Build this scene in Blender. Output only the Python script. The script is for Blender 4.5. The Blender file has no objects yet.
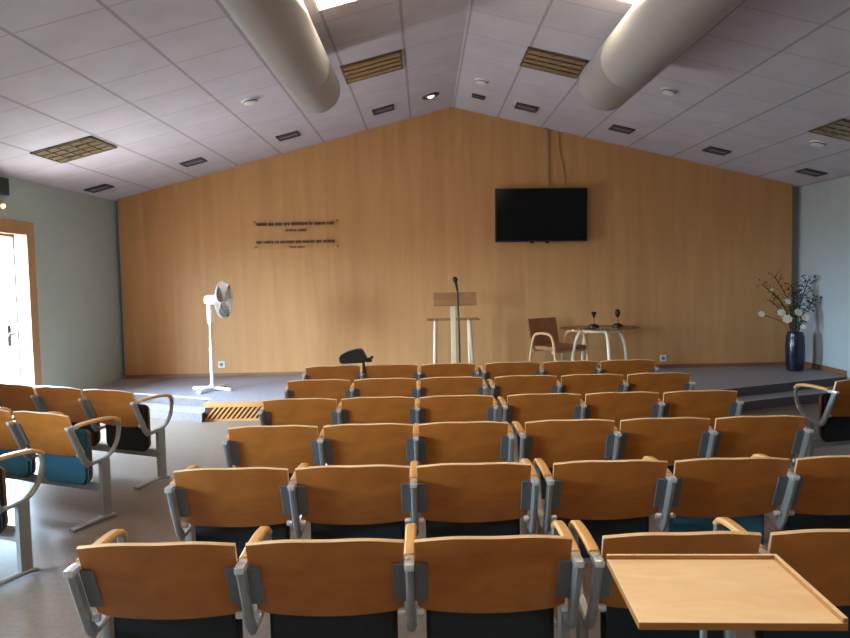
import bpy, bmesh, math, random
from mathutils import Vector, Matrix
random.seed(7)
S = bpy.context.scene
C = S.collection
PI = math.pi

# ------------------------------------------------------------------ materials
def new_mat(name):
    m = bpy.data.materials.new(name); m.use_nodes = True
    nt = m.node_tree; b = nt.nodes['Principled BSDF']
    return m, nt, b
def lin(c):
    return tuple(((x/255)/12.92 if x/255 <= .04045 else ((x/255+.055)/1.055)**2.4) for x in c) + (1.0,)
def mat(name, rgb, rough=.5, metal=0., noise=.0, nscale=40., bump=0., spec=.5, coat=0.):
    m, nt, b = new_mat(name)
    b.inputs['Roughness'].default_value = rough; b.inputs['Metallic'].default_value = metal
    b.inputs['Specular IOR Level'].default_value = spec
    b.inputs['Coat Weight'].default_value = coat
    col = lin(rgb); b.inputs['Base Color'].default_value = col
    if noise or bump:
        tc = nt.nodes.new('ShaderNodeTexCoord'); n = nt.nodes.new('ShaderNodeTexNoise')
        n.inputs['Scale'].default_value = nscale; n.inputs['Detail'].default_value = 4
        nt.links.new(tc.outputs['Object'], n.inputs['Vector'])
        if noise:
            r = nt.nodes.new('ShaderNodeValToRGB')
            r.color_ramp.elements[0].position = .3; r.color_ramp.elements[1].position = .7
            r.color_ramp.elements[0].color = tuple(c*(1-noise) for c in col[:3])+(1,)
            r.color_ramp.elements[1].color = tuple(min(1,c*(1+noise)) for c in col[:3])+(1,)
            nt.links.new(n.outputs['Fac'], r.inputs['Fac']); nt.links.new(r.outputs['Color'], b.inputs['Base Color'])
        if bump:
            bp = nt.nodes.new('ShaderNodeBump'); bp.inputs['Strength'].default_value = bump; bp.inputs['Distance'].default_value = .004
            nt.links.new(n.outputs['Fac'], bp.inputs['Height']); nt.links.new(bp.outputs['Normal'], b.inputs['Normal'])
    return m
def wood(name, a, c, scale=(14, 14, 1.2), rough=.45, spec=.5, coat=0., dist=2.):
    """wood grain stretched along the axis with the smallest scale"""
    m, nt, b = new_mat(name)
    tc = nt.nodes.new('ShaderNodeTexCoord'); mp = nt.nodes.new('ShaderNodeMapping'); n = nt.nodes.new('ShaderNodeTexNoise')
    mp.inputs['Scale'].default_value = scale
    n.inputs['Scale'].default_value = 1.6; n.inputs['Detail'].default_value = 6; n.inputs['Distortion'].default_value = dist*.3
    r = nt.nodes.new('ShaderNodeValToRGB')
    r.color_ramp.elements[0].position = .32; r.color_ramp.elements[1].position = .68
    r.color_ramp.elements[0].color = lin(a); r.color_ramp.elements[1].color = lin(c)
    L = nt.links.new
    L(tc.outputs['Object'], mp.inputs['Vector']); L(mp.outputs['Vector'], n.inputs['Vector'])
    L(n.outputs['Fac'], r.inputs['Fac']); L(r.outputs['Color'], b.inputs['Base Color'])
    b.inputs['Roughness'].default_value = rough; b.inputs['Specular IOR Level'].default_value = spec
    b.inputs['Coat Weight'].default_value = coat
    return m
def emit(name, rgb, s):
    m, nt, b = new_mat(name)
    b.inputs['Base Color'].default_value = lin(rgb)
    b.inputs['Emission Color'].default_value = lin(rgb); b.inputs['Emission Strength'].default_value = s
    return m
def glassy(name, tint, gloss=.08, rough=.05):
    m = bpy.data.materials.new(name); m.use_nodes = True; nt = m.node_tree; nt.nodes.clear()
    o = nt.nodes.new('ShaderNodeOutputMaterial'); mx = nt.nodes.new('ShaderNodeMixShader')
    t = nt.nodes.new('ShaderNodeBsdfTransparent'); g = nt.nodes.new('ShaderNodeBsdfGlossy')
    t.inputs['Color'].default_value = lin(tint); g.inputs['Roughness'].default_value = rough
    mx.inputs['Fac'].default_value = gloss
    nt.links.new(t.outputs[0], mx.inputs[1]); nt.links.new(g.outputs[0], mx.inputs[2]); nt.links.new(mx.outputs[0], o.inputs[0])
    return m

M = {}
M['ply'] = wood('beech_plywood', (166, 97, 34), (188, 113, 44), (3, 3, 9), rough=.38, spec=.5)
M['ply_edge'] = wood('plywood_edge', (214, 176, 130), (232, 198, 156), (4, 20, 60), rough=.35)
M['arm_wood'] = wood('beech_armrest', (214, 158, 92), (232, 180, 116), (30, 4, 30), rough=.35)
M['steel'] = mat('grey_painted_steel', (150, 150, 146), .38, .35, .04, 30)
M['plate'] = mat('dark_grey_plate', (112, 114, 115), .45, .3)
M['chrome'] = mat('bright_cap', (225, 225, 222), .25, .5)
M['charcoal'] = mat('charcoal_fabric', (40, 43, 45), .95, 0, .12, 260, .25, spec=.2)
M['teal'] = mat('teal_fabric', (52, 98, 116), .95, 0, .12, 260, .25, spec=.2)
M['shell'] = wood('seat_shell_wood', (150, 92, 46), (170, 108, 58), (8, 8, 3), rough=.4)
M['tray'] = wood('pale_birch', (238, 198, 146), (248, 214, 166), (2.2, 8, 8), rough=.42, dist=5)
M['tray_edge'] = wood('brown_edge_band', (150, 96, 44), (170, 112, 56), (3, 20, 20), rough=.4)
M['black'] = mat('black_plastic', (16, 16, 18), .45)
M['screen'] = mat('television_screen', (8, 8, 10), .12, 0, spec=.4)
M['white'] = mat('white_plastic', (236, 234, 228), .4)
M['duct'] = mat('white_duct_sheet', (158, 158, 160), .34, .0, .02, 3, spec=.5)
M['pale_wood'] = wood('pale_leg_wood', (222, 196, 160), (236, 212, 180), (20, 20, 2), rough=.4)
M['desk_wood'] = wood('lectern_wood', (150, 102, 64), (168, 118, 76), (2, 10, 10), rough=.45)
M['chair_wood'] = wood('chair_brown', (144, 90, 48), (164, 106, 58), (10, 10, 3), rough=.5)
M['chair_frame'] = wood('chair_frame_wood', (206, 158, 108), (222, 178, 128), (12, 12, 4), rough=.4)
M['glass_top'] = glassy('smoked_glass', (226, 222, 214), .10)
M['glass'] = glassy('clear_glass', (246, 250, 250), .06)
M['acrylic'] = glassy('clear_acrylic', (254, 254, 253), .012, .2)
M['vase'] = mat('dark_blue_glaze', (24, 26, 44), .22, 0, .3, 30, spec=.6)
M['petal'] = mat('white_petal', (226, 214, 190), .7)
M['pistil'] = mat('yellow_pistil', (190, 160, 80), .8)
M['stem'] = mat('green_stem', (70, 78, 48), .8)
M['leaf'] = mat('grey_green_leaf', (70, 84, 74), .8)
M['twig'] = mat('brown_twig', (74, 42, 26), .8)
M['letter'] = mat('dark_brown_lettering', (84, 48, 24), .6)
M['brass'] = mat('brushed_stud', (150, 118, 84), .4, .6)
M['louvre'] = mat('tan_louvre', (176, 158, 126), .3, .55)
M['louvre_box'] = mat('lamp_recess', (104, 94, 74), .6)
M['lens'] = mat('grey_lens', (134, 130, 138), .3)
M['dark_frame'] = mat('dark_bezel', (62, 60, 66), .5)
M['lamp'] = emit('added_panel_diffuser', (255, 228, 192), 12.5)  # only for the unseen ceiling panels added as extra light
M['lamp_front'] = emit('fluorescent_diffuser_front', (255, 232, 200), 11.0)
M['spot_glow'] = emit('spot_lamp', (255, 244, 225), 1.0)
M['green'] = mat('dark_green_sign', (22, 46, 36), .5)
M['amber'] = emit('amber_lamp', (255, 190, 110), 3.0)
M['conduit'] = wood('wood_tone_conduit', (182, 138, 92), (192, 148, 100), (10, 10, 1), rough=.6)
M['candle_dark'] = mat('dark_bronze', (34, 26, 24), .4, .3)
M['candle_gold'] = mat('gold_stem', (150, 104, 56), .3, .7)

# setting materials
M['green_wall'] = mat('grey_green_paint', (178, 188, 178), .85, 0, .02, 6)
M['right_wall'] = mat('pale_blue_paint', (178, 186, 186), .85, 0, .02, 6)
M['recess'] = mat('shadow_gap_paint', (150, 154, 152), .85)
def carpet(name, rgb, rough, spec):
    return mat(name, rgb, rough, 0, .13, 26, .15, spec)
M['floor'] = carpet('grey_brown_flooring', (120, 103, 90), .42, .5)
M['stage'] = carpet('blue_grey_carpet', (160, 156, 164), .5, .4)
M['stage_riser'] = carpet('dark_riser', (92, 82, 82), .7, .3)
M['nosing'] = mat('pale_step_nosing', (214, 206, 194), .35, .3)
M['skirt'] = wood('brown_skirting', (128, 84, 52), (146, 98, 62), (1, 12, 12), rough=.5)
M['frame_wood'] = wood('door_frame_wood', (172, 128, 88), (190, 146, 104), (16, 16, 2), rough=.5)

def panel_wall_mat():
    m, nt, b = new_mat('wood_laminate_wall')
    L = nt.links.new
    tc = nt.nodes.new('ShaderNodeTexCoord'); mp = nt.nodes.new('ShaderNodeMapping'); mp.inputs['Scale'].default_value = (3.2, 3, .25)
    n = nt.nodes.new('ShaderNodeTexNoise'); n.inputs['Scale'].default_value = 2.2; n.inputs['Detail'].default_value = 7; n.inputs['Distortion'].default_value = .6
    r = nt.nodes.new('ShaderNodeValToRGB')
    r.color_ramp.elements[0].position = .3; r.color_ramp.elements[1].position = .7
    r.color_ramp.elements[0].color = lin((192, 138, 86)); r.color_ramp.elements[1].color = lin((206, 152, 98))
    L(tc.outputs['Object'], mp.inputs['Vector']); L(mp.outputs['Vector'], n.inputs['Vector']); L(n.outputs['Fac'], r.inputs['Fac'])
    # panel joints every 1.15 m
    sx = nt.nodes.new('ShaderNodeSeparateXYZ'); L(tc.outputs['Object'], sx.inputs[0])
    a = nt.nodes.new('ShaderNodeMath'); a.operation = 'DIVIDE'; a.inputs[1].default_value = 1.15; L(sx.outputs['X'], a.inputs[0])
    f = nt.nodes.new('ShaderNodeMath'); f.operation = 'FRACT'; L(a.outputs[0], f.inputs[0])
    g = nt.nodes.new('ShaderNodeMath'); g.operation = 'LESS_THAN'; g.inputs[1].default_value = .008; L(f.outputs[0], g.inputs[0])
    k = nt.nodes.new('ShaderNodeMath'); k.operation = 'MULTIPLY'; k.inputs[1].default_value = .10; L(g.outputs[0], k.inputs[0])
    mx = nt.nodes.new('ShaderNodeMix'); mx.data_type = 'RGBA'; L(k.outputs[0], mx.inputs['Factor'])
    L(r.outputs['Color'], mx.inputs['A']); mx.inputs['B'].default_value = lin((150, 108, 66))
    L(mx.outputs['Result'], b.inputs['Base Color'])
    b.inputs['Roughness'].default_value = .5; b.inputs['Specular IOR Level'].default_value = .35
    return m
M['panel_wall'] = panel_wall_mat()

XL, XR, XC = -4.179, 5.1125, .412
ZE, ZR, D = 2.622, 3.773, 10.0
TX, TY, TY0 = .582, .6, 6.93
def ceiling_mat():
    m, nt, b = new_mat('perforated_ceiling_tiles')
    L = nt.links.new
    tc = nt.nodes.new('ShaderNodeTexCoord'); sx = nt.nodes.new('ShaderNodeSeparateXYZ'); L(tc.outputs['Object'], sx.inputs[0])
    def line(sock, off, size, w):
        s = nt.nodes.new('ShaderNodeMath'); s.operation = 'SUBTRACT'; s.inputs[1].default_value = off-20*size+w*size/2; L(sock, s.inputs[0])
        d = nt.nodes.new('ShaderNodeMath'); d.operation = 'DIVIDE'; d.inputs[1].default_value = size; L(s.outputs[0], d.inputs[0])
        f = nt.nodes.new('ShaderNodeMath'); f.operation = 'FRACT'; L(d.outputs[0], f.inputs[0])
        g = nt.nodes.new('ShaderNodeMath'); g.operation = 'LESS_THAN'; g.inputs[1].default_value = w; L(f.outputs[0], g.inputs[0])
        return g.outputs[0]
    a = line(sx.outputs['X'], XC, TX, .042); c = line(sx.outputs['Y'], TY0, TY, .03)
    n = nt.nodes.new('ShaderNodeTexNoise'); n.inputs['Scale'].default_value = 3; n.inputs['Detail'].default_value = 5
    L(tc.outputs['Object'], n.inputs['Vector'])
    r = nt.nodes.new('ShaderNodeValToRGB'); r.color_ramp.elements[0].position = .3; r.color_ramp.elements[1].position = .7
    r.color_ramp.elements[0].color = lin((200, 193, 200)); r.color_ramp.elements[1].color = lin((210, 203, 210)); L(n.outputs['Fac'], r.inputs['Fac'])
    k = nt.nodes.new('ShaderNodeMath'); k.operation = 'MULTIPLY'; k.inputs[1].default_value = .38; L(c, k.inputs[0])
    k1 = nt.nodes.new('ShaderNodeMath'); k1.operation = 'MULTIPLY'; k1.inputs[1].default_value = .6; L(a, k1.inputs[0])
    mm = nt.nodes.new('ShaderNodeMath'); mm.operation = 'MAXIMUM'; L(k1.outputs[0], mm.inputs[0]); L(k.outputs[0], mm.inputs[1])
    mx = nt.nodes.new('ShaderNodeMix'); mx.data_type = 'RGBA'; L(mm.outputs[0], mx.inputs['Factor'])
    L(r.outputs['Color'], mx.inputs['A']); mx.inputs['B'].default_value = lin((140, 134, 134))
    L(mx.outputs['Result'], b.inputs['Base Color'])
    b.inputs['Roughness'].default_value = .85; b.inputs['Specular IOR Level'].default_value = .2
    return m
M['ceiling'] = ceiling_mat()

# ------------------------------------------------------------------ mesh helpers
def finish(name, bm, m, parent=None, smooth=False, loc=None):
    me = bpy.data.meshes.new(name); bmesh.ops.recalc_face_normals(bm, faces=bm.faces); bm.to_mesh(me); bm.free()
    for mm in (m if isinstance(m, (list, tuple)) else [m]): me.materials.append(mm)
    if smooth:
        for p in me.polygons: p.use_smooth = True
        me.set_sharp_from_angle(angle=math.radians(38))
    o = bpy.data.objects.new(name, me); C.objects.link(o)
    if parent is not None: o.parent = parent
    if loc is not None: o.location = loc
    return o
def new(): return bmesh.new()
def box(bm, x0, x1, y0, y1, z0, z1, bev=0., mi=0, M4=None):
    t = bmesh.new()
    bmesh.ops.create_cube(t, size=1, matrix=Matrix.Translation(((x0+x1)/2, (y0+y1)/2, (z0+z1)/2)) @ Matrix.Diagonal((x1-x0, y1-y0, z1-z0, 1)))
    if bev: bmesh.ops.bevel(t, geom=list(t.edges), offset=bev, segments=2, affect='EDGES', profile=.7)
    merge(bm, t, mi, M4)
def merge(bm, t, mi=0, M4=None):
    if M4 is not None: t.transform(M4)
    for f in t.faces: f.material_index = mi
    me = bpy.data.meshes.new('tmp'); t.to_mesh(me); t.free()
    n = len(bm.faces); bm.from_mesh(me); bpy.data.meshes.remove(me)
    bm.faces.ensure_lookup_table()
    for f in bm.faces[n:]: f.material_index = mi
def prism(bm, pts, z0, z1, mi=0, M4=None):
    t = bmesh.new()
    lo = [t.verts.new((x, y, z0)) for x, y in pts]; hi = [t.verts.new((x, y, z1)) for x, y in pts]
    t.faces.new(lo[::-1]); t.faces.new(hi); n = len(pts)
    for i in range(n): t.faces.new((lo[i], lo[(i+1) % n], hi[(i+1) % n], hi[i]))
    merge(bm, t, mi, M4)
def sweep(bm, path, prof, mi=0, up=Vector((1, 0, 0)), caps=True, M4=None, scale=None):
    """closed profile (a, b) carried along a path; a runs along 'side', b along the third axis"""
    t = bmesh.new(); P = [Vector(p) for p in path]; rings = []
    for i, p in enumerate(P):
        d = (P[min(i+1, len(P)-1)]-P[max(i-1, 0)]).normalized()
        s = (up-d*up.dot(d))
        if s.length < 1e-4: s = Vector((0, 1, 0))-d*d.y
        s.normalize(); u = d.cross(s); k = scale[i] if scale else 1
        rings.append([t.verts.new(p+s*a*k+u*b*k) for a, b in prof])
    n = len(prof)
    for i in range(len(rings)-1):
        for j in range(n): t.faces.new((rings[i][j], rings[i][(j+1) % n], rings[i+1][(j+1) % n], rings[i+1][j]))
    if caps: t.faces.new(rings[0][::-1]); t.faces.new(rings[-1])
    merge(bm, t, mi, M4)
def circ(r, n=10): return [(r*math.cos(2*PI*i/n), r*math.sin(2*PI*i/n)) for i in range(n)]
def rect(w, h, c=.25):
    k = min(w, h)*c; w /= 2; h /= 2
    return [(w-k, -h), (w, -h+k), (w, h-k), (w-k, h), (-w+k, h), (-w, h-k), (-w, -h+k), (-w+k, -h)]
def tube(bm, path, r, n=10, mi=0, M4=None, scale=None, up=Vector((1, .013, .017))): sweep(bm, path, circ(r, n), mi, up, True, M4, scale)
def smoothpath(pts, k=6):
    P = [Vector(p) for p in pts]; out = []
    for i in range(len(P)-1):
        a = P[max(i-1, 0)]; b = P[i]; c = P[i+1]; d = P[min(i+2, len(P)-1)]
        for j in range(k):
            t = j/k
            out.append(.5*((2*b)+(-a+c)*t+(2*a-5*b+4*c-d)*t*t+(-a+3*b-3*c+d)*t**3))
    out.append(P[-1]); return out
def lathe(bm, prof, n=24, mi=0, M4=None):
    t = bmesh.new(); rings = []
    for r, z in prof:
        rings.append([t.verts.new((max(r, 1e-4)*math.cos(2*PI*i/n), max(r, 1e-4)*math.sin(2*PI*i/n), z)) for i in range(n)])
    for a, b in zip(rings, rings[1:]):
        for i in range(n): t.faces.new((a[i], a[(i+1) % n], b[(i+1) % n], b[i]))
    t.faces.new(rings[0][::-1]); t.faces.new(rings[-1])
    merge(bm, t, mi, M4)
def ball(bm, c, r, sx=1, sy=1, sz=1, mi=0, seg=12, M4=None):
    t = bmesh.new(); bmesh.ops.create_uvsphere(t, u_segments=seg, v_segments=max(6, seg//2+2), radius=r)
    t.transform(Matrix.Translation(c) @ Matrix.Diagonal((sx, sy, sz, 1))); merge(bm, t, mi, M4)
ROT = Matrix.Rotation
TR = Matrix.Translation

def tag(o, label, cat, group=None):
    o['label'] = label; o['category'] = cat
    if group: o['group'] = group
    return o
def thing(name, label, cat, loc=(0, 0, 0), rot=(0, 0, 0), group=None):
    o = bpy.data.objects.new(name, None); C.objects.link(o); o.empty_display_size = .1
    o.location = loc; o.rotation_euler = rot
    return tag(o, label, cat, group)
KIDS = {}
def kids(o): return [x for x in C.objects if x.parent is o]
def dup(root, loc, rot, label, group=None):
    r = root.copy(); C.objects.link(r); r.location = loc; r.rotation_euler = rot; r['label'] = label
    if group: r['group'] = group
    for ch in kids(root):
        c = ch.copy(); C.objects.link(c); c.parent = r
        for g in kids(ch):
            d = g.copy(); C.objects.link(d); d.parent = c
    return r
def struct(name, bm, m, smooth=False):
    o = finish(name, bm, m, None, smooth); o['kind'] = 'structure'; return o
def part_of_struct(name, bm, m, parent, smooth=False):
    return finish(name, bm, m, parent, smooth)

# ------------------------------------------------------------------ room shell
YB = -4.0      # wall behind the camera
ZS = .2        # stage height
bm = new(); box(bm, XL-.2, XR+.2, YB-.2, D+.3, -.15, 0); struct('floor', bm, M['floor'])

# gabled end walls
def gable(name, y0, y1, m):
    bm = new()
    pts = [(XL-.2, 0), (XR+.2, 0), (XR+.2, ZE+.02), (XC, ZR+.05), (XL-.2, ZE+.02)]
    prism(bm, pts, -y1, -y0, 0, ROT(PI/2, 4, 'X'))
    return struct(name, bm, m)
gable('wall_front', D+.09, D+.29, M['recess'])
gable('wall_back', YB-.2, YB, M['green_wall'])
# wood cladding standing in front of the end wall
bm = new()
cl0, cl1 = XL+.06, XR-.13
zc = lambda x: ZR-(ZR-ZE)*((XC-x)/(XC-XL) if x < XC else (x-XC)/(XR-XC))
prism(bm, [(cl0, ZS), (cl1, ZS), (cl1, zc(cl1)+.01), (XC, ZR+.01), (cl0, zc(cl0)+.01)], -D-.09, -D, 0, ROT(PI/2, 4, 'X'))
o = struct('trim_1', bm, M['panel_wall'])
# ceiling slopes
bm = new()
th = .12
prism(bm, [(XL-.2, zc(XL)-.05), (XC, ZR), (XC, ZR+th), (XL-.2, zc(XL)-.05+th)], -(D+.29), -(YB-.2), 0, ROT(PI/2, 4, 'X'))
prism(bm, [(XC, ZR), (XR+.2, zc(XR)-.049), (XR+.2, zc(XR)-.049+th), (XC, ZR+th)], -(D+.29), -(YB-.2), 0, ROT(PI/2, 4, 'X'))
struct('ceiling', bm, M['ceiling'])

# side walls with openings: (y0, y1, z0, z1)
def side_wall(name, x0, x1, holes, m):
    bm = new(); y = YB-.2
    for (a, b, z0, z1) in sorted(holes):
        box(bm, x0, x1, y, a, 0, ZE)
        if z0 > 0: box(bm, x0, x1, a, b, 0, z0)
        box(bm, x0, x1, a, b, z1, ZE); y = b
    box(bm, x0, x1, y, D+.29, 0, ZE)
    return struct(name, bm, m)
DY0, DY1, DZ = 6.86, 7.76, 2.06
ADDED_WIN_L = [(1.5, 2.7, 1.1, 2.0)]  # unseen window, added so daylight reaches the left bench backs
ADDED_WIN_R = [(-1.5, -1.0, 1.1, 2.0)]  # unseen window behind the camera, added for a little more daylight
side_wall('wall_left', XL-.2, XL, [(DY0, DY1, 0, DZ)]+ADDED_WIN_L, M['green_wall'])
side_wall('wall_right', XR, XR+.2, ADDED_WIN_R, M['right_wall'])
k = 1
for (a, b, z0, z1), x in [(w, XL-.12) for w in ADDED_WIN_L]+[(w, XR+.12) for w in ADDED_WIN_R]:
    bm = new()
    for (p, q, r_, s_) in ((a, a+.06, z0, z1), (b-.06, b, z0, z1), ((a+b)/2-.03, (a+b)/2+.03, z0, z1), (a, b, z0, z0+.06), (a, b, z1-.06, z1)):
        box(bm, x-.03, x+.03, p, q, r_, s_)
    w = struct('added_window_%d' % k, bm, M['white'])
    bm = new(); box(bm, x-.004, x+.004, a+.05, b-.05, z0+.05, z1-.05); finish('pane', bm, M['glass'], w); k += 1

# door with wooden frame, glazed leaf
bm = new()
box(bm, XL-.22, XL+.02, DY1-.02, DY1+.13, 0, DZ+.12, .006); box(bm, XL-.22, XL+.02, DY0-.13, DY0+.02, 0, DZ+.12, .006)
box(bm, XL-.22, XL+.02, DY0+.02, DY1-.02, DZ-.02, DZ+.12, .006)
bm2 = new()
door = struct('door_1', bm, M['frame_wood'])
box(bm2, XL-.075, XL-.04, DY1-.185, DY1-.15, .02, DZ-.01); box(bm2, XL-.075, XL-.04, DY0+.01, DY0+.03, .02, DZ-.01)
box(bm2, XL-.075, XL-.04, DY0+.02, DY1-.16, .02, .08); box(bm2, XL-.075, XL-.04, DY0+.02, DY1-.16, DZ-.05, DZ-.01)
finish('door_leaf_frame', bm2, M['steel'], door)
bm = new(); box(bm, XL-.062, XL-.054, DY0+.03, DY1-.17, .08, DZ-.05); finish('pane', bm, M['glass'], door)
bm = new()
box(bm, XL-.054, XL-.036, 7.39, 7.46, .90, 1.12, .006)
tube(bm, [(XL-.04, 7.425, 1.03), (XL+.01, 7.425, 1.03), (XL+.015, 7.40, 1.03), (XL+.015, 7.30, 1.025)], .013)
finish('door_handle', bm, M['plate'], door, True)

# stage platform with angled sides and one step along each angled side
YF = 7.93
stage_pts = [(XL, 9.02), (-2.42, 8.16), (-2.42, YF), (2.86, YF), (XR, 8.88), (XR, D+.09), (XL, D+.09)]
step_l = [(XL, 8.70), (-2.43, 7.84), (-2.43, 8.16), (XL, 9.02)]
step_r = [(2.87, 7.64), (XR, 8.57), (XR, 8.88), (2.87, YF)]
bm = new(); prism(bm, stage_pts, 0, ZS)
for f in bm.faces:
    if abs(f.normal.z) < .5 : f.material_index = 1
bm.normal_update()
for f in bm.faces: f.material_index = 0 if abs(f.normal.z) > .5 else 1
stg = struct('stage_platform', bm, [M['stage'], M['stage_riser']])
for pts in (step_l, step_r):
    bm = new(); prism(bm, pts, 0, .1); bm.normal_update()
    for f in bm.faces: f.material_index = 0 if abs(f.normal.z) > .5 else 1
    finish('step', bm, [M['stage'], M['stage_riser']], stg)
def nosing(a, b, z, w=.035):
    a = Vector((a[0], a[1], z)); b = Vector((b[0], b[1], z)); bm = new()
    sweep(bm, [a, b], rect(.012, w), 0, Vector((0, 0, 1))); finish('nosing', bm, M['nosing'], stg)
nosing((XL+.01, 9.01), (-2.42, 8.15), ZS+.003)
# slatted wooden fascia of the stage: frame plus diagonal slats
bm = new()
box(bm, -2.42, 2.86, YF-.03, YF-.002, .15, ZS+.004); box(bm, -2.42, 2.86, YF-.03, YF-.002, 0, .02)
box(bm, -2.42, 2.86, YF-.008, YF-.002, .02, .15, 0, 1)
x = -2.42
while x < 2.72:
    t = bmesh.new()
    q = [(x, .02), (x+.024, .02), (x+.134, .15), (x+.11, .15)]
    fr = [t.verts.new((a, YF-.026, b)) for a, b in q]; bk = [t.verts.new((a, YF-.008, b)) for a, b in q]
    t.faces.new(fr); t.faces.new(bk[::-1])
    for i in range(4): t.faces.new((fr[i], fr[(i+1) % 4], bk[(i+1) % 4], bk[i]))
    merge(bm, t, 0); x += .052
M['slat'] = wood('slat_wood', (198, 140, 78), (214, 156, 92), (2, 10, 10), rough=.5)
M['slat_gap'] = mat('dark_slat_gap', (74, 46, 30), .8)
struct('trim_2', bm, [M['slat'], M['slat_gap']])
# skirting
bm = new(); box(bm, cl0, cl1, D-.018, D, ZS, ZS+.05, .004); struct('baseboard_front', bm, M['skirt'])
bm = new(); box(bm, XR-.018, XR, 8.88, D+.08, ZS, ZS+.07, .004); struct('baseboard_right', bm, M['skirt'])
bm = new(); box(bm, XL, XL+.018, DY1+.13, 8.7, 0, .08, .004); struct('baseboard_left', bm, M['skirt'])

# ------------------------------------------------------------------ benches
P_ = .527
def back_bm():
    bm = new(); nx, nz, T = 18, 9, .014
    def pt(u, v, side):
        # u -1..1 across, v 0 bottom .. 1 top
        w = .247 - .006*(1-v)
        r = .03
        x = u*w
        top = .729 - .012*u*u - .002*math.cos(u*6)
        bot = .448 - .018*(1-u*u) + (.012*((abs(u)-.86)/.14)**2 if abs(u) > .86 else 0)
        z = bot+(top-bot)*v
        y = .005+(.725-z)*.44 - .02*math.sin(v*PI)*.4 + .012*u*u
        n = Vector((-.1*u, -.92, -.38 if False else -.38)).normalized()
        if side: return Vector((x, y+T*.92, z+T*.38))
        return Vector((x, y, z))
    g = {}
    for s in (0, 1):
        for i in range(nx+1):
            for j in range(nz+1): g[s, i, j] = bm.verts.new(pt(-1+2*i/nx, j/nz, s))
    for s in (0, 1):
        for i in range(nx):
            for j in range(nz):
                q = (g[s, i, j], g[s, i+1, j], g[s, i+1, j+1], g[s, i, j+1]); bm.faces.new(q if s == 0 else q[::-1])
    for i in range(nx):
        bm.faces.new((g[0, i, 0], g[0, i+1, 0], g[1, i+1, 0], g[1, i, 0]))
        f = bm.faces.new((g[0, i, nz], g[0, i+1, nz], g[1, i+1, nz], g[1, i, nz])); f.material_index = 1
    for j in range(nz):
        bm.faces.new((g[0, 0, j], g[0, 0, j+1], g[1, 0, j+1], g[1, 0, j])).material_index = 1
        bm.faces.new((g[0, nx, j], g[0, nx, j+1], g[1, nx, j+1], g[1, nx, j])).material_index = 1
    return bm
def rounded_slab(w, z0, z1, y0, y1, r=.06, rt=.03):
    pts = []
    for (cx, cz, rr, a0) in ((w/2-r, z0+r, r, -90), (w/2-rt, z1-rt, rt, 0), (-w/2+rt, z1-rt, rt, 90), (-w/2+r, z0+r, r, 180)):
        for k in range(6):
            a = math.radians(a0+90*k/5); pts.append((cx+rr*math.cos(a), cz+rr*math.sin(a)))
    bm = new(); prism(bm, pts, -y1, -y0, 0, ROT(PI/2, 4, 'X'))
    ed = [e for e in bm.edges if abs(e.verts[0].co.y-e.verts[1].co.y) < 1e-5]
    bmesh.ops.bevel(bm, geom=ed, offset=min(.015, (y1-y0)*.4), segments=2, affect='EDGES')
    return bm
def make_bench(label, cat, loc, rot, group):
    R_ = thing('three_seat_bench', label, cat, loc, rot, group)
    for k in (-1, 0, 1):
        b = finish('backrest', back_bm(), [M['ply'], M['ply_edge']], R_, True, (k*P_, 0, 0))
        s = finish('seat', rounded_slab(.43, .235, .60,   .175, .215), M['charcoal'], R_, True, (k*P_, 0, 0))
        finish('seat_shell', rounded_slab(.42, .245, .59, .2155, .232), M['shell'], s, True)
        b2 = new()
        for sx in (-1, 1):
            for (yy, zz) in ((.0, 0),):
                for dz in (.04, .235):
                    z = .725-dz; y = .005+dz*.44
                    lathe(b2, [(.007, -.004), (.007, .002), (.004, .004)], 8, 0, TR((sx*.165, y+.016, z-.006)) @ ROT(math.radians(66+90), 4, 'X'))
        b2.free()
    for i in range(4):
        x = (-1.5+i)*P_
        bm = new()
        sweep(bm, [(0, .015, .648), (0, .062, .54), (0, .118, .42), (0, .15, .385)], rect(.026, .042, .3))
        p = finish('post', bm, M['steel'], R_, True, (x, 0, 0))
        bm = new()
        box(bm, -.016, .016, -.006, .075, .632, .655, .008); finish('cap', bm, M['chrome'], p, True)
        for sx in (-1, 1):
            if (i == 0 and sx < 0) or (i == 3 and sx > 0): continue
            bm = new()
            sweep(bm, [(sx*.034, .040, .640), (sx*.034, .070, .57), (sx*.034, .103, .495)], rect(.044, .008, .3))
            finish('side_plate', bm, M['plate'], p, True)
            bm = new(); lathe(bm, [(.012, -.012), (.014, 0), (.012, .012)], 10, 0, TR((sx*.03, .105, .455)) @ ROT(PI/2, 4, 'Y'))
            finish('bolt', bm, M['chrome'], p, True)
        bm = new()
        sweep(bm, smoothpath([(0, .075, .650), (0, .14, .655), (0, .26, .657), (0, .36, .648), (0, .405, .622)], 5), rect(.038, .022, .3))
        finish('armrest', bm, M['arm_wood'], R_, True, (x, 0, 0))
        bm = new()
        sweep(bm, smoothpath([(0, .395, .622), (0, .402, .57), (0, .375, .48), (0, .31, .415), (0, .22, .395), (0, .15, .388)], 6), rect(.034, .02, .3))
        finish('armrest_frame', bm, M['steel'], R_, True, (x, 0, 0))
        if i in (0, 3):
            bm = new(); box(bm, -.016, .016, .235, .305, .02, .40, .006)
            l = finish('leg', bm, M['steel'], R_, True, (x, 0, 0))
            bm = new(); sweep(bm, [(0, .0, .012), (0, .1, .02), (0, .25, .024), (0, .31, .02), (0, .33, .014)], rect(.045, .022, .3)); finish('foot', bm, M['steel'], l, True)
    bm = new(); box(bm, -1.5*P_+.016, 1.5*P_-.016, .245, .3, .185, .245, .006); finish('beam', bm, M['steel'], R_, True)
    return R_
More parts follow.
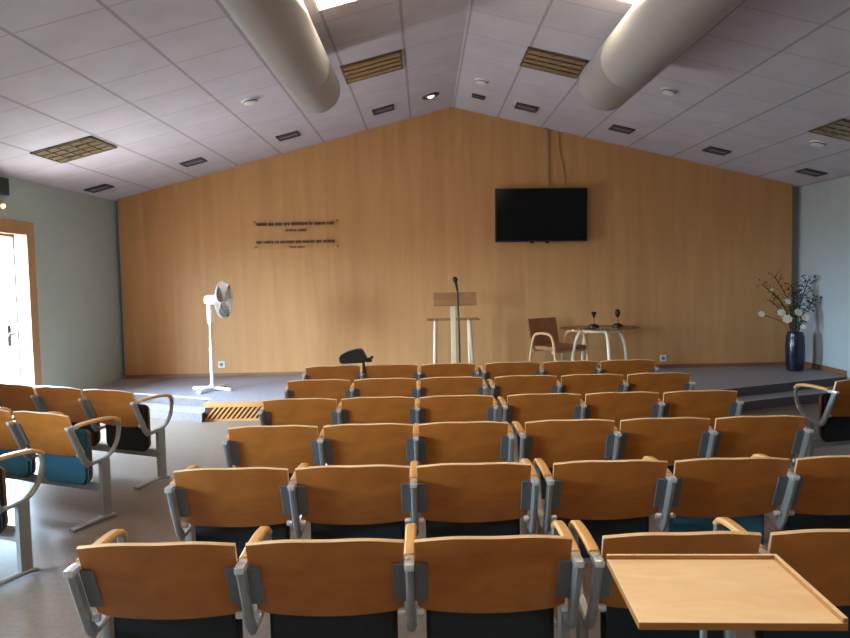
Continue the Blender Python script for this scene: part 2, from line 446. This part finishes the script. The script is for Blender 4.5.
x0, gap, Y1, dY = -1.12, .063, 2.223, .8852
cl_ = x0+1.5*P_; cr_ = x0+4.5*P_+gap
ROWN = ['nearest the camera', 'second from the camera', 'third from the camera', 'fourth from the camera', 'fifth from the camera', 'closest to the stage']
proto = None
for i in range(6):
    for side, cx in (('left', cl_), ('right', cr_)):
        lab = 'three-seat bench in the middle block, %s half, row %s' % (side, ROWN[i])
        if i == 0 and side == 'right': lab = 'three-seat bench in the nearest row, partly hidden by the pale lipped table'
        if i == 5 and side == 'left': lab = 'three-seat bench in the row closest to the stage with the black device on it'
        loc = (cx, Y1+dY*i, 0)
        if proto is None: proto = make_bench(lab, 'bench', loc, (0, 0, 0), 'three-seat benches in the middle block')
        else:
            q = dup(proto, loc, (0, 0, 0), lab)
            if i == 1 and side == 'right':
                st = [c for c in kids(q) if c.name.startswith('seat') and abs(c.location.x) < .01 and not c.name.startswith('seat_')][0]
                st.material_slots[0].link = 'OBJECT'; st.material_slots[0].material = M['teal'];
TH = math.radians(24)
def side_bench(cap, th, side, lab, grp, cloth=None):
    # cap: where the aisle-end post stands; the row turns about it to face the stage centre
    sx = -1 if side == 'left' else 1
    dx = sx*1.5*P_
    c = Vector(cap)+Vector((dx*math.cos(th), dx*math.sin(th)))
    q = dup(proto, (c.x, c.y, 0), (0, 0, th), lab, grp)
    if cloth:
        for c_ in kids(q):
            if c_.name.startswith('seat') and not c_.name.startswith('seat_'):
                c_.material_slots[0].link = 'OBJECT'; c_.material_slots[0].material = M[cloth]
LG = 'three-seat benches angled along the left wall'
side_bench((-2.165, 5.34), -TH, 'left', 'angled three-seat bench of the left block closest to the stage and door', LG)
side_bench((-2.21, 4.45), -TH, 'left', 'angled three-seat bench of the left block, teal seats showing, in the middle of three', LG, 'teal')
side_bench((-2.25, 3.55), -TH, 'left', 'angled left-block bench cut off by the frame, only armrest and leg showing', LG)
side_bench((2.93, 5.21), math.radians(14), 'right', 'angled three-seat bench at the right edge with open armrest towards the aisle', 'three-seat benches of the right block')

# ------------------------------------------------------------------ lipped table behind the nearest row
t = thing('side_table', 'pale wooden table with raised lip close to the camera, lower right', 'table', (.71, 1.797, 0), (0, 0, math.radians(-3)))
w, d, zt = .462, .378, .752
bm = new(); box(bm, -w/2, w/2, -d/2, d/2, zt-.018, zt, .003)
for f in bm.faces: f.material_index = 1 if f.normal.z < .3 and f.calc_center_median().y < -d/2+.004 else 0
bm.normal_update()
for f in bm.faces:
    if f.normal.z < .9: f.material_index = 1
top = finish('tabletop', bm, [M['tray'], M['tray_edge']], t)
bm = new(); box(bm, -w/2, w/2, d/2-.012, d/2, zt, zt+.012, .002); box(bm, w/2-.012, w/2, -d/2, d/2-.012, zt, zt+.012, .002)
bm.normal_update()
for f in bm.faces: f.material_index = 0 if f.normal.z > .7 else 1
finish('lip', bm, [M['tray'], M['tray_edge']], top)
for px in (-.02, .045):
    bm = new(); tube(bm, [(px, .02, .05), (px, .02, zt-.018)], .014 if px > 0 else .009, 12); finish('column', bm, M['steel'], t, True)
bm = new(); box(bm, -.1, .12, -.0, .04, zt-.03, zt-.018, .003); finish('bracket', bm, M['steel'], t)
bm = new(); box(bm, -.19, .21, -.01, .05, .025, .05, .006)
for xx in (-.19, .17): box(bm, xx, xx+.04, -.16, .2, 0, .025, .006)
finish('base', bm, M['steel'], t)

# ------------------------------------------------------------------ black device on the front row
t = thing('spotlight', 'black wedge-shaped device on a thin stem above the front row, left half', 'device', (-.585, 6.665, .66))
bm = new()
prof = [(-.205, .112), (-.20, .165), (-.13, .20), (-.02, .222), (.005, .215), (.045, .13), (.035, .10), (-.185, .092)]
prism(bm, prof, -.07, .07, 0, ROT(PI/2, 4, 'X'))
bmesh.ops.bevel(bm, geom=list(bm.edges), offset=.008, segments=2, affect='EDGES')
finish('housing', bm, M['black'], t, True)
bm = new(); box(bm, .035, .09, -.03, .03, .10, .138, .006); ball(bm, (.088, 0, .14), .016); finish('rear_knob', bm, M['black'], t, True)
bm = new(); tube(bm, [(.012, 0, -.001), (.012, 0, .104)], .013); finish('stem', bm, M['black'], t, True)

# ------------------------------------------------------------------ stage furniture
# pedestal fan, head turned to the right
t = thing('pedestal_fan', 'white pedestal fan standing on the left of the stage, facing right', 'fan', (-2.585, 8.80, ZS))
for a in (-20, 70):
    for s in (0, 180):
        bm = new(); A = math.radians(a+s)
        sweep(bm, [(0, 0, .03), (.12*math.cos(A), .12*math.sin(A), .028), (.27*math.cos(A), .27*math.sin(A), .018)], rect(.035, .05, .3), 0, Vector((0, 0, 1)))
        finish('foot', bm, M['white'], t, True)
bm = new(); lathe(bm, [(.055, .02), (.055, .05), (.03, .07), (.022, .09), (.022, .48), (.026, .5), (.024, .52), (.013, .525), (.013, .82), (.02, .83)], 16); finish('pole', bm, M['white'], t, True)
bm = new(); lathe(bm, [(.02, .80), (.034, .83), (.036, .98), (.03, 1.03)], 16); finish('control_housing', bm, M['white'], t, True)
H4 = TR((.035, 0, 1.09)) @ ROT(math.radians(-11), 4, 'Z') @ ROT(PI/2, 4, 'Y')
bm = new(); lathe(bm, [(.0, -.09), (.05, -.085), (.06, -.06), (.06, .05), (.05, .08), (.03, .105)], 18, 0, H4)
tube(bm, [(0, 0, 1.02), (0, 0, 1.09)], .026); finish('motor', bm, M['white'], t, True)
bm = new()
def grille_z(r, s): return .15 + s*.045*math.cos(r/.225*PI/2)
for s in (-1, 1):
    for rr in (.05, .11, .165, .21):
        z = grille_z(rr, s); tube(bm, [(rr*math.cos(2*PI*i/24), rr*math.sin(2*PI*i/24), z) for i in range(25)], .002, 5, 0, H4)
    for i in range(36):
        a = 2*PI*i/36; tube(bm, [(r*math.cos(a), r*math.sin(a), grille_z(r, s)) for r in (.03, .1, .17, .225)], .0017, 4, 0, H4)
    ball(bm, (0, 0, grille_z(0, s)), .035, 1, 1, .3, 0, 12, H4)
tube(bm, [(.225*math.cos(2*PI*i/32), .225*math.sin(2*PI*i/32), .15) for i in range(33)], .007, 6, 0, H4)
finish('grille', bm, M['white'], t, True)
M['blade'] = mat('grey_fan_blade', (120, 112, 108), .4)
for k in range(3):
    bm = new(); R4 = H4 @ TR((0, 0, .15)) @ ROT(2*PI*k/3, 4, 'Z')
    tt = bmesh.new(); vs = []
    for i in range(7):
        r = .03+.175*i/6; ww = .035+.06*math.sin(i/6*PI*.75)
        vs.append([tt.verts.new((r, -ww, -.018)), tt.verts.new((r, ww, .018)), tt.verts.new((r, ww, .021)), tt.verts.new((r, -ww, -.015))])
    for a, b in zip(vs, vs[1:]):
        for j in range(4): tt.faces.new((a[j], a[(j+1) % 4], b[(j+1) % 4], b[j]))
    tt.faces.new(vs[0]); tt.faces.new(vs[-1][::-1]); merge(bm, tt, 0, R4); finish('blade', bm, M['blade'], t, True)

# glass-topped table behind the lectern
t = thing('glass_table', 'narrow table with thin dark top and pale legs directly behind the lectern', 'table', (.35, 9.3, ZS))
bm = new(); box(bm, -.33, .33, -.2, .2, .765, .774, .002); finish('tabletop', bm, M['glass_top'], t)
for sx, sy, ex in ((-.23, -.14, -.25), (.2, -.14, .25), (-.22, .14, -.23), (.2, .14, .22)):
    bm = new(); tube(bm, [(ex, sy, .0), (sx, sy, .765)], .021, 12); l = finish('leg', bm, M['pale_wood'], t, True)
# lectern
t = thing('lectern', 'small lectern with brown slanted desk on a pale post, behind the microphone stand', 'lectern', (.34, 9.0, ZS))
bm = new(); box(bm, -.26, .26, -.012, .012, -.085, .085, .004); bm.transform(TR((.025, -.02, 1.035)) @ ROT(math.radians(-25), 4, 'X')); finish('desk', bm, M['desk_wood'], t)
bm = new(); box(bm, -.265, .265, -.04, -.014, .0, .02, .003); bm.transform(TR((.025, -.0, .955)) @ ROT(math.radians(-10), 4, 'X')); finish('ledge', bm, M['desk_wood'], t)
bm = new(); box(bm, -.03, .03, -.0, .05, .02, .99, .006); finish('post', bm, M['pale_wood'], t)
bm = new(); box(bm, -.2, .2, -.13, .17, 0, .022, .006); finish('base', bm, M['pale_wood'], t)
# microphone stand
t = thing('microphone_stand', 'black microphone stand upright in front of the lectern', 'microphone stand', (.405, 8.74, ZS))
bm = new(); lathe(bm, [(.11, 0), (.11, .012), (.03, .022), (.012, .04)], 20); finish('base', bm, M['black'], t, True)
bm = new(); tube(bm, [(0, 0, .02), (-.01, 0, .75), (-.02, 0, 1.16)], .011); finish('pole', bm, M['black'], t, True)
bm = new(); A = TR((-.02, 0, 1.14)) @ ROT(math.radians(-10), 4, 'Y')
lathe(bm, [(.012, 0), (.014, .02), (.018, .1), (.02, .11)], 14, 0, A); ball(bm, (0, 0, .135), .032, 1, 1, 1.15, 0, 14, A); finish('microphone', bm, M['black'], t, True)

# armchair turned towards the glass table
t = thing('armchair', 'brown wooden armchair on the stage turned towards the round glass table', 'chair', (1.67, 9.25, ZS), (0, 0, math.radians(33)))
bm = new(); box(bm, -.24, .24, -.25, .25, .37, .42, .015); finish('seat', bm, M['chair_wood'], t)
bm = new(); box(bm, -.24, .24, -.015, .015, 0, .385, .012); bm.transform(TR((0, .24, .37)) @ ROT(math.radians(-10), 4, 'X')); finish('backrest', bm, M['chair_wood'], t)
for sx in (-1, 1):
    bm = new(); X = sx*.275
    sweep(bm, smoothpath([(X, -.26, 0), (X, -.235, .3), (X, -.2, .5), (X, -.13, .575), (X, .08, .575), (X, .16, .5), (X, .21, .3), (X, .25, 0)], 5), rect(.035, .03, .3))
    finish('side_frame', bm, M['chair_frame'], t, True)
bm = new(); box(bm, -.27, .27, -.2, -.17, .34, .37); box(bm, -.27, .27, .17, .2, .34, .37); finish('rail', bm, M['chair_frame'], t)
# oval glass table
t = thing('round_table', 'round glass table with curved pale legs on the right of the stage', 'table', (2.16, 9.1, ZS))
bm = new(); lathe(bm, [(.47, .63), (.49, .635), (.49, .642), (.48, .646)], 48, 0, Matrix.Diagonal((1, .75, 1, 1))); finish('tabletop', bm, M['glass_top'], t, True)
for a in (196, 274, 16, 112):
    A = math.radians(a); bm = new(); c, s = math.cos(A), math.sin(A)
    tube(bm, smoothpath([(.22*c, .22*s, .61), (.30*c, .30*s, .55), (.36*c, .36*s, .35), (.385*c, .385*s, 0)], 5), .022, 10); finish('leg', bm, M['pale_wood'], t, True)
bm = new(); tube(bm, [(.23*math.cos(2*PI*i/24), .23*math.sin(2*PI*i/24), .61) for i in range(25)], .02, 8); finish('ring', bm, M['pale_wood'], t, True)
zt = ZS+.647
for (x, y, nm, lab, kk) in ((2.07, 9.02, 'goblet', 'dark cup-topped stand on the glass table, left of the two', 0), (2.37, 9.05, 'table_microphone', 'dark bulb-topped stand on the glass table, right of the two', 1)):
    t = thing(nm, lab, 'ornament', (x, y, zt))
    bm = new(); lathe(bm, [(.065, 0), (.068, .01), (.06, .03), (.03, .045), (.012, .05)], 18); finish('base', bm, M['candle_dark'], t, True)
    bm = new(); lathe(bm, [(.009, .045), (.008, .12), (.013, .125)], 12); finish('stem', bm, M['candle_gold'], t, True)
    bm = new()
    if kk: lathe(bm, [(.012, .12), (.03, .15), (.032, .185), (.02, .215), (.004, .225)], 16)
    else: lathe(bm, [(.01, .12), (.014, .14), (.032, .185), (.034, .195), (.026, .193), (.01, .15)], 16)
    finish('head', bm, M['candle_dark'], t, True)
bm = new(); box(bm, -.07, .07, -.05, .05, 0, .17, .004); box(bm, -.073, .073, -.053, .053, .17, .185, .004)
tag(finish('small_box', bm, mat('pale_box', (196, 196, 206), .6), None, False, (1.84, 9.5, ZS)), 'small pale box standing under the round glass table', 'box')

# vase with flowers and twigs
VX, VY = 4.775, 9.47
bm = new(); lathe(bm, [(.085, 0), (.10, .01), (.112, .1), (.118, .3), (.112, .44), (.095, .49), (.1, .505), (.085, .505), (.08, .46), (.09, .3), (.08, .05)], 28)
tag(finish('floor_vase', bm, M['vase'], None, True, (VX, VY, ZS)), 'tall dark blue glazed vase on the stage in the right corner', 'vase')
def flower(dx, dy, z, r, lab):
    t = thing('white_flower', lab, 'flower', (VX+dx*.12, VY+dy*.12, ZS+.50), (0, 0, 0), 'white flowers in the dark vase')
    p = Vector((dx*.88, dy*.88, z-ZS-.50))
    bm = new(); tube(bm, smoothpath([(0, 0, -.12), (p.x*.25, p.y*.25, p.z*.5), (p.x, p.y, p.z)], 5), .005, 6); finish('stem', bm, M['stem'], t, True)
    R4 = TR(p) @ ROT(math.radians(60), 4, 'X') @ ROT(random.uniform(-.4, .4), 4, 'Y')
    bm = new()
    for i in range(7):
        ball(bm, (r*.55, 0, .0), r*.5, 1, .75, .3, 0, 10, R4 @ ROT(2*PI*i/7, 4, 'Z') @ ROT(-.35, 4, 'Y'))
    for i in range(5):
        ball(bm, (r*.3, 0, r*.15), r*.36, 1, .75, .35, 0, 8, R4 @ ROT(2*PI*i/5+.3, 4, 'Z') @ ROT(-.7, 4, 'Y'))
    bl = finish('bloom', bm, M['petal'], t, True)
    bm = new(); ball(bm, (0, 0, r*.22), r*.2, 1, 1, .8, 0, 8, R4); finish('centre', bm, M['pistil'], bl, True)
def vpx(px, py):   # picture of the bouquet: 77 px per metre about the vase
    return (px-793)/77.0, .2+(370-py)/77.0
for px, py, r, dy, lab in ((777, 312, .055, -.05, 'white bloom on the upper left of the large pair in the vase'), (781, 318, .065, -.1, 'white bloom on the lower right of the large pair in the vase'), (792, 312, .055, -.08, 'white bloom in the middle of the bouquet above the vase mouth'),
        (801, 317, .055, -.06, 'white bloom on the right side of the bouquet'), (785, 301, .045, 0, 'white bloom highest in the middle of the bouquet'), (759, 313, .045, 0, 'white bloom far out on the left by itself against the wood wall'),
        (797, 326, .035, -.1, 'small pinkish-white bloom low beside the vase mouth'), (769, 289, .022, 0, 'tiny white bud high on the left twig of the bouquet')):
    dx, z = vpx(px, py); flower(dx, dy, z, r, lab)
def branch(tips, lab, leafy, n_leaf):
    t = thing('leafy_branch' if leafy else 'dry_twig', lab, 'branch', (VX+tips[0]*.1, VY, ZS+.5), (0, 0, 0), 'branches in the dark vase')
    ex, ey, ez = tips; p = Vector((ex*.9, ey, ez-ZS-.5)); path = smoothpath([(0, 0, -.1), (p.x*.3, p.y*.3, p.z*.55), p], 6)
    bm = new(); tube(bm, path, .006, 6)
    for i in range(5, len(path)):
        q = path[i]; a = random.uniform(0, 6.28)
        e = q+Vector((math.cos(a)*.09, math.sin(a)*.06, random.uniform(.03, .1))); tube(bm, [q, (q+e)/2, e], .003, 5)
    st = finish('stalk', bm, M['twig'], t, True)
    bm = new()
    for i in range(n_leaf):
        q = path[random.randrange(3, len(path))]
        a = random.uniform(0, 6.28); q2 = q+Vector((random.uniform(-.1, .1), random.uniform(-.06, .06), random.uniform(-.03, .1)))
        ball(bm, (0, 0, 0), .026 if leafy else .013, 1, .5, .14, 0, 8, TR(q2) @ ROT(a, 4, 'Z') @ ROT(random.uniform(-1, 1), 4, 'Y') @ ROT(random.uniform(-1, 1), 4, 'X'))
    finish('leaves', bm, M['leaf'] if leafy else M['twig'], t, True)
branch((-.38, .1, 1.32), 'brown twig with small buds reaching up left from the vase', False, 60)
branch((-.2, .15, 1.42), 'brown twig rising highest on the left of the vase', False, 60)
branch((.02, .12, 1.28), 'brown twig rising straight up from the vase', False, 60)
branch((.22, .1, 1.38), 'grey-green leafy branch reaching up right from the vase', True, 60)
branch((.26, .02, 1.12), 'grey-green leafy branch leaning out right of the vase', True, 50)
branch((.1, .15, 1.18), 'grey-green leafy branch behind the blooms in the vase', True, 50)
branch((-.32, .05, 1.12), 'brown twig leaning left behind the white blooms', False, 50)

# ------------------------------------------------------------------ on the wall
t = thing('television', 'black flat television hanging on the wood wall above the stage', 'television', (1.575, D-.09, 2.305), (0, math.radians(.6), 0))
bm = new(); box(bm, -.615, .615, -.028, .02, -.355, .355, .006); body = finish('casing', bm, M['black'], t)
bm = new(); box(bm, -.6, .6, -.031, -.0285, -.335, .343); finish('screen', bm, M['screen'], t)
for x in (-.12, .08):
    bm = new(); box(bm, x-.025, x+.025, -.02, .01, -.378, -.353, .005); finish('foot', bm, M['black'], t)
bm = new(); box(bm, -.25, .25, .02, .0895, -.18, .18); finish('wall_bracket', bm, M['dark_frame'], t)
bm = new(); zt = zc(1.65)
box(bm, 1.60, 1.69, D-.03, D-.001, 2.67, zt-.004, .004)
tag(finish('cable_duct', bm, M['conduit'], None), 'flat wood-toned cable duct from ceiling down to the television', 'cable duct')
bm = new(); tube(bm, smoothpath([(1.83, D-.01, zc(1.83)-.01), (1.84, D-.012, 3.15), (1.89, D-.012, 2.9), (1.92, D-.012, 2.67)], 6), .009, 8)
tag(finish('cable', bm, M['conduit'], None, True), 'thin brown cable running down the wall to the right of the cable duct', 'cable')

# two lines of raised lettering behind clear acrylic, on four studs (letters too small to read)
SX0, SX1, SZ0, SZ1 = -2.31, -1.14, 1.925, 2.325
t = thing('wall_sign', 'clear wall plaque with two lines of small dark brown lettering', 'sign', ((SX0+SX1)/2, D, (SZ0+SZ1)/2))
cx, cz = (SX0+SX1)/2, (SZ0+SZ1)/2
bm = new(); box(bm, SX0-cx, SX1-cx, -.022, -.018, SZ0-cz, SZ1-cz); finish('clear_panel', bm, M['acrylic'], t)
def word_line(bm, xa, xb, z, h, words, tilt=0.):
    tot = sum(words)+.8*(len(words)-1); u = (xb-xa)/tot; x = xa
    for n in words:
        for k in range(n):
            w = u*.72; zz = z+tilt*(x-xa); s = h*.16
            hh = h*random.choice((.7, .7, .7, 1.0)); y0, y1 = -.018, -.012
            box(bm, x, x+s, y0, y1, zz, zz+hh)
            kind = random.randrange(4)
            if kind != 1: box(bm, x+w-s, x+w, y0, y1, zz, zz+h*.7)
            if kind in (0, 2): box(bm, x+s, x+w-s, y0, y1, zz+h*.7-s, zz+h*.7)
            if kind in (0, 1, 3): box(bm, x+s, x+w-s, y0, y1, zz, zz+s)
            if kind == 1: box(bm, x+s, x+w, y0, y1, zz+h*.35, zz+h*.35+s)
            x += u
        x += .8*u
for (xa, xb, z, h, ws, nm) in ((-2.265, -1.20, 2.235, .055, [6, 3, 4, 3, 9, 2, 6, 4], 0), (-1.87, -1.58, 2.155, .042, [5, 4], 0), (-2.265, -1.20, 1.995, .052, [3, 5, 2, 7, 3, 6, 3, 6], 0), (-1.83, -1.61, 1.928, .036, [4, 4], 0)):
    bm = new(); word_line(bm, xa-cx, xb-cx, z-cz+.005, h, ws); finish('lettering', bm, M['letter'], t)
for sx in (SX0+.03, SX1-.03):
    for sz in (SZ0+.03, SZ1-.03):
        bm = new(); lathe(bm, [(.014, 0), (.014, .024), (.009, .028)], 12, 0, TR((sx-cx, 0, sz-cz)) @ ROT(PI/2, 4, 'X')); finish('stud', bm, M['brass'], t, True)
# sockets
for (x, z, lab) in ((3.237, .335, 'small pale wall socket low on the wood wall, right of the glass table'), (-2.80, .37, 'small white wall socket low on the wood wall behind the fan')):
    t = thing('wall_socket', lab, 'socket', (x, D, z))
    bm = new(); box(bm, -.045, .045, -.012, 0, -.045, .045, .004); p = finish('plate', bm, M['white'], t)
    bm = new(); lathe(bm, [(.025, 0), (.025, .002)], 16, 0, TR((0, -.0122, 0)) @ ROT(PI/2, 4, 'X')); finish('outlet', bm, M['lens'], p)
# sign and emergency lamp above the door
t = thing('exit_sign', 'dark green sign box high on the left wall above the door', 'sign', (XL, 7.22, 2.50))
bm = new(); box(bm, 0, .05, -.19, .19, -.085, .085, .006); finish('casing', bm, M['dark_frame'], t)
bm = new(); box(bm, .05, .054, -.175, .175, -.07, .07); finish('face', bm, M['green'], t)
t = thing('emergency_lamp', 'small glowing amber lamp under the green sign on the left wall', 'lamp', (XL, 7.27, 2.30))
bm = new(); box(bm, 0, .035, -.12, .06, -.02, .06, .006); finish('casing', bm, M['lens'], t)
bm = new(); ball(bm, (.045, .02, 0), .022); finish('bulb', bm, M['amber'], t, True)

# ------------------------------------------------------------------ ceiling fittings
AL = math.atan((ZR-ZE)/(XC-XL)); AR = math.atan((ZR-ZE)/(XR-XC))
def crot(x): return (0, -AL if x < XC else AR, 0)
def ctile(i): return XC+TX*(i+.5)        # centre of tile column i
def ceil_thing(name, lab, cat, x, y, group=None): return thing(name, lab, cat, (x, y, zc(x)), crot(x), group)
G = 'small rectangular downlights along the front of the ceiling'
pos = ['far left, nearest the left wall', 'second from the left wall', 'third from left, left of the left duct end', 'right of the left duct end']
posr = ['just right of the ridge, smallest', 'above the television', 'just right of the right duct end', 'second from the right wall', 'far right, nearest the right wall']
dproto = None
for (i, lab) in list(zip((-8, -6, -4, -2), pos))+list(zip((0, 1, 3, 5, 7), posr)):
    x = ctile(i); y = 9.06 if x < XC else 9.12
    full = 'dark recessed downlight, '+lab
    if dproto is None:
        dproto = ceil_thing('downlight', full, 'downlight', x, y, G)
        bm = new()
        for (a, b, c, d) in ((-.135, .135, -.13, -.105), (-.135, .135, .105, .13), (-.135, -.112, -.105, .105), (.112, .135, -.105, .105)): box(bm, a, b, c, d, -.016, .0)
        finish('frame', bm, M['dark_frame'], dproto)
        bm = new(); box(bm, -.112, .112, -.105, .105, -.008, -.001); finish('lens', bm, M['lens'], dproto)
        bm = new(); box(bm, -.112, .112, -.06, -.05, -.014, -.008); box(bm, -.112, .112, .05, .06, -.014, -.008); finish('bar', bm, M['dark_frame'], dproto)
    else:
        q = dup(dproto, (x, y, zc(x)), crot(x), full)
        if i == 0: q.scale = (.62, .55, 1)
t = ceil_thing('spotlight', 'round dark-ringed spotlight with bright lamp just left of the ceiling ridge', 'spotlight', .115, 9.02)
bm = new(); lathe(bm, [(.06, -.004), (.085, -.022), (.105, -.015), (.11, -.0)], 24); finish('ring', bm, M['dark_frame'], t, True)
bm = new(); ball(bm, (.0, 0, -.012), .045, 1, 1, .5); finish('lamp', bm, M['spot_glow'], t, True)
dz = None
for (x, y, lab) in ((-1.65, 7.2, 'round white ceiling detector left of the left duct'), (2.41, 7.26, 'round white ceiling detector right of the right duct'), (4.18, 7.85, 'round white ceiling detector near the right wall'), (.69, 8.4, 'flat pale ceiling detector right of the ridge behind the smallest downlight')):
    if dz is None:
        dz = ceil_thing('smoke_detector', lab, 'detector', x, y, 'round detectors on the ceiling')
        bm = new(); lathe(bm, [(.05, -.036), (.062, -.032), (.07, -.016), (.08, -.014), (.084, -.0)], 22); finish('casing', bm, M['white'], dz, True)
        bm = new(); lathe(bm, [(.068, -.024), (.0705, -.023), (.0725, -.017), (.07, -.016)], 22); finish('vent_ring', bm, M['dark_frame'], dz, True)
    else: dup(dz, (x, y, zc(x)), crot(x), lab)
def lamp_panel(i, y0, y1, lit, lab):
    x = ctile(i); t = ceil_thing('ceiling_light', lab, 'ceiling light', x, (y0+y1)/2, 'square louvred ceiling lights')
    h = (y1-y0)/2; w = .295
    bm = new()
    box(bm, -w+.004, w-.004, -h+.004, h-.004, -.005, -.002)
    finish('recess', bm, M['louvre_box'] if not lit else M['white'], t)
    bm = new()
    for (a, b, c, d) in ((-w, w, -h, -h+.02), (-w, w, h-.02, h), (-w, -w+.02, -h, h), (w-.02, w, -h, h)): box(bm, a, b, c, d, -.014, -.001)
    finish('frame', bm, M['louvre_box'] if not lit else M['white'], t)
    if lit:
        bm = new(); box(bm, -w+.02, w-.02, -h+.02, h-.02, -.012, -.006); finish('diffuser', bm, M['lamp_front'] if y0 > 4 else M['lamp'], t)
        return t
    bm = new()
    for k in range(4):
        yy = -h+.02+(2*h-.04)*(k+.5)/4; ww = (2*h-.04)/8*.72
        sweep(bm, [(-w+.02, yy, -.010), (w-.02, yy, -.010)], [(-ww, -.004), (0, .004), (ww, -.004), (ww, -.006), (0, .002), (-ww, -.006)], 0, Vector((0, 1, 0)))
    finish('louvre', bm, M['louvre'], t)
    bm = new()
    for k in range(1, 5):
        xx = -w+.02+(2*w-.04)*k/5; box(bm, xx-.003, xx+.003, -h+.02, h-.02, -.018, -.006)
    finish('cross_blade', bm, M['louvre'], t)
    return t
lamp_panel(-7, 6.93, 7.53, False, 'unlit louvred ceiling light on the left, near the left wall')
lamp_panel(-2, 6.93, 7.53, False, 'unlit tan louvred ceiling light beside the end of the left duct')
lamp_panel(1, 6.93, 7.53, False, 'unlit tan louvred ceiling light left of the right duct')
lamp_panel(6, 6.93, 7.53, False, 'unlit louvred ceiling light at the right edge, near the right wall')
lamp_panel(-2, 4.90, 5.48, True, 'glowing ceiling light beside the left duct at the top edge')
lamp_panel(1, 4.90, 5.48, True, 'glowing ceiling light beside the right duct at the top edge')
lamp_panel(-2, 1.5, 2.08, True, 'added out-of-view ceiling light left of the ridge, above the nearest rows')  # this pair is added above the frame to brighten table and near seats
lamp_panel(1, 1.5, 2.08, True, 'added out-of-view ceiling light right of the ridge, above the nearest rows')
lamp_panel(-2, -1.5, -.92, True, 'added out-of-view ceiling light left of the ridge, behind the nearest rows')  # rear pair, added behind the camera as fill for the chair backs
lamp_panel(1, -1.5, -.92, True, 'added out-of-view ceiling light right of the ridge, behind the nearest rows')
lamp_panel(-7, 3.30, 3.88, True, 'added out-of-view ceiling light near the left wall, above the left benches')  # extra panel outside the view, added to warm the left benches and floor

# round air ducts under the two slopes
def duct(x, z, yend, r, lab):
    bm = new(); prof = []
    n = 40; L0 = YB
    pr = [(r, 0)]
    k = 1.0
    while k < yend-L0-.1:
        pr += [(r, k-.012), (r*1.008, k-.006), (r*1.008, k+.006), (r, k+.012)]; k += 2.2
    Lh = yend-L0
    pr += [(r, Lh-.03), (r*1.012, Lh-.028), (r*1.012, Lh-.01), (r*.99, Lh), (r*.5, Lh+.012), (.001, Lh+.014)]
    lathe(bm, pr, n, 0, ROT(-PI/2, 4, 'X'))
    o = finish('air_duct', bm, M['duct'], None, True, (x, L0, z))
    return tag(o, lab, 'air duct')
duct(-.915, 3.18, 6.55, .208, 'thick white round air duct under the left ceiling slope')
duct(1.63, 3.19, 6.6, .235, 'thick white round air duct under the right ceiling slope')

# ------------------------------------------------------------------ daylight and lamps
W = bpy.data.worlds.new('sky'); S.world = W; W.use_nodes = True
wn = W.node_tree; bg = wn.nodes['Background']; bg.inputs['Strength'].default_value = 94.0
wt = wn.nodes.new('ShaderNodeTexCoord'); ws = wn.nodes.new('ShaderNodeSeparateXYZ'); wr = wn.nodes.new('ShaderNodeValToRGB')
wa = wn.nodes.new('ShaderNodeMath'); wa.operation = 'MULTIPLY_ADD'; wa.inputs[1].default_value = .5; wa.inputs[2].default_value = .5
wn.links.new(wt.outputs['Generated'], ws.inputs[0]); wn.links.new(ws.outputs['Z'], wa.inputs[0]); wn.links.new(wa.outputs[0], wr.inputs['Fac'])
wr.color_ramp.elements[0].position = .47; wr.color_ramp.elements[0].color = (.15, .15, .15, 1)      # sunlit ground outside
wr.color_ramp.elements[1].position = .53; wr.color_ramp.elements[1].color = (.56, .76, 1.0, 1)      # bright overcast sky
wn.links.new(wr.outputs['Color'], bg.inputs['Color'])
def portal(x, y0, y1, z0, z1, sx):
    l = bpy.data.lights.new('daylight_portal', 'AREA'); l.shape = 'RECTANGLE'; l.size = z1-z0; l.size_y = y1-y0
    l.cycles.is_portal = True
    o = bpy.data.objects.new('daylight_portal', l); C.objects.link(o)
    o.location = (x, (y0+y1)/2, (z0+z1)/2); o.rotation_euler = (0, -PI/2*sx, 0)
portal(XL-.21, DY0, DY1, 0, DZ, 1)
for w in ADDED_WIN_L: portal(XL-.21, w[0], w[1], w[2], w[3], 1)
for w in ADDED_WIN_R: portal(XR+.21, w[0], w[1], w[2], w[3], -1)

# ------------------------------------------------------------------ camera (31 mm equivalent, held a little down and tilted)
p, y, r = .0613, .0007, -.0202
cy, sy = math.cos(y), math.sin(y)
F = Vector((-sy*math.cos(p), cy*math.cos(p), -math.sin(p))); R0 = Vector((cy, sy, 0)); U0 = R0.cross(F)
R2 = R0*math.cos(r)+U0*math.sin(r); U2 = -R0*math.sin(r)+U0*math.cos(r)
cam = bpy.data.cameras.new('camera'); co = bpy.data.objects.new('camera', cam); C.objects.link(co)
cam.sensor_width = 36; cam.lens = 735/850*36; cam.clip_start = .05
co.matrix_world = Matrix(((R2.x, U2.x, -F.x, 0), (R2.y, U2.y, -F.y, 0), (R2.z, U2.z, -F.z, 1.55), (0, 0, 0, 1)))
S.camera = co
S.view_settings.view_transform = 'Standard'; S.view_settings.look = 'None'; S.view_settings.gamma = 1
S.view_settings.use_curve_mapping = False
S.view_settings.exposure = 0.9
S.cycles.use_denoising = True
S.cycles.max_bounces = 8; S.cycles.diffuse_bounces = 5; S.cycles.transparent_max_bounces = 12
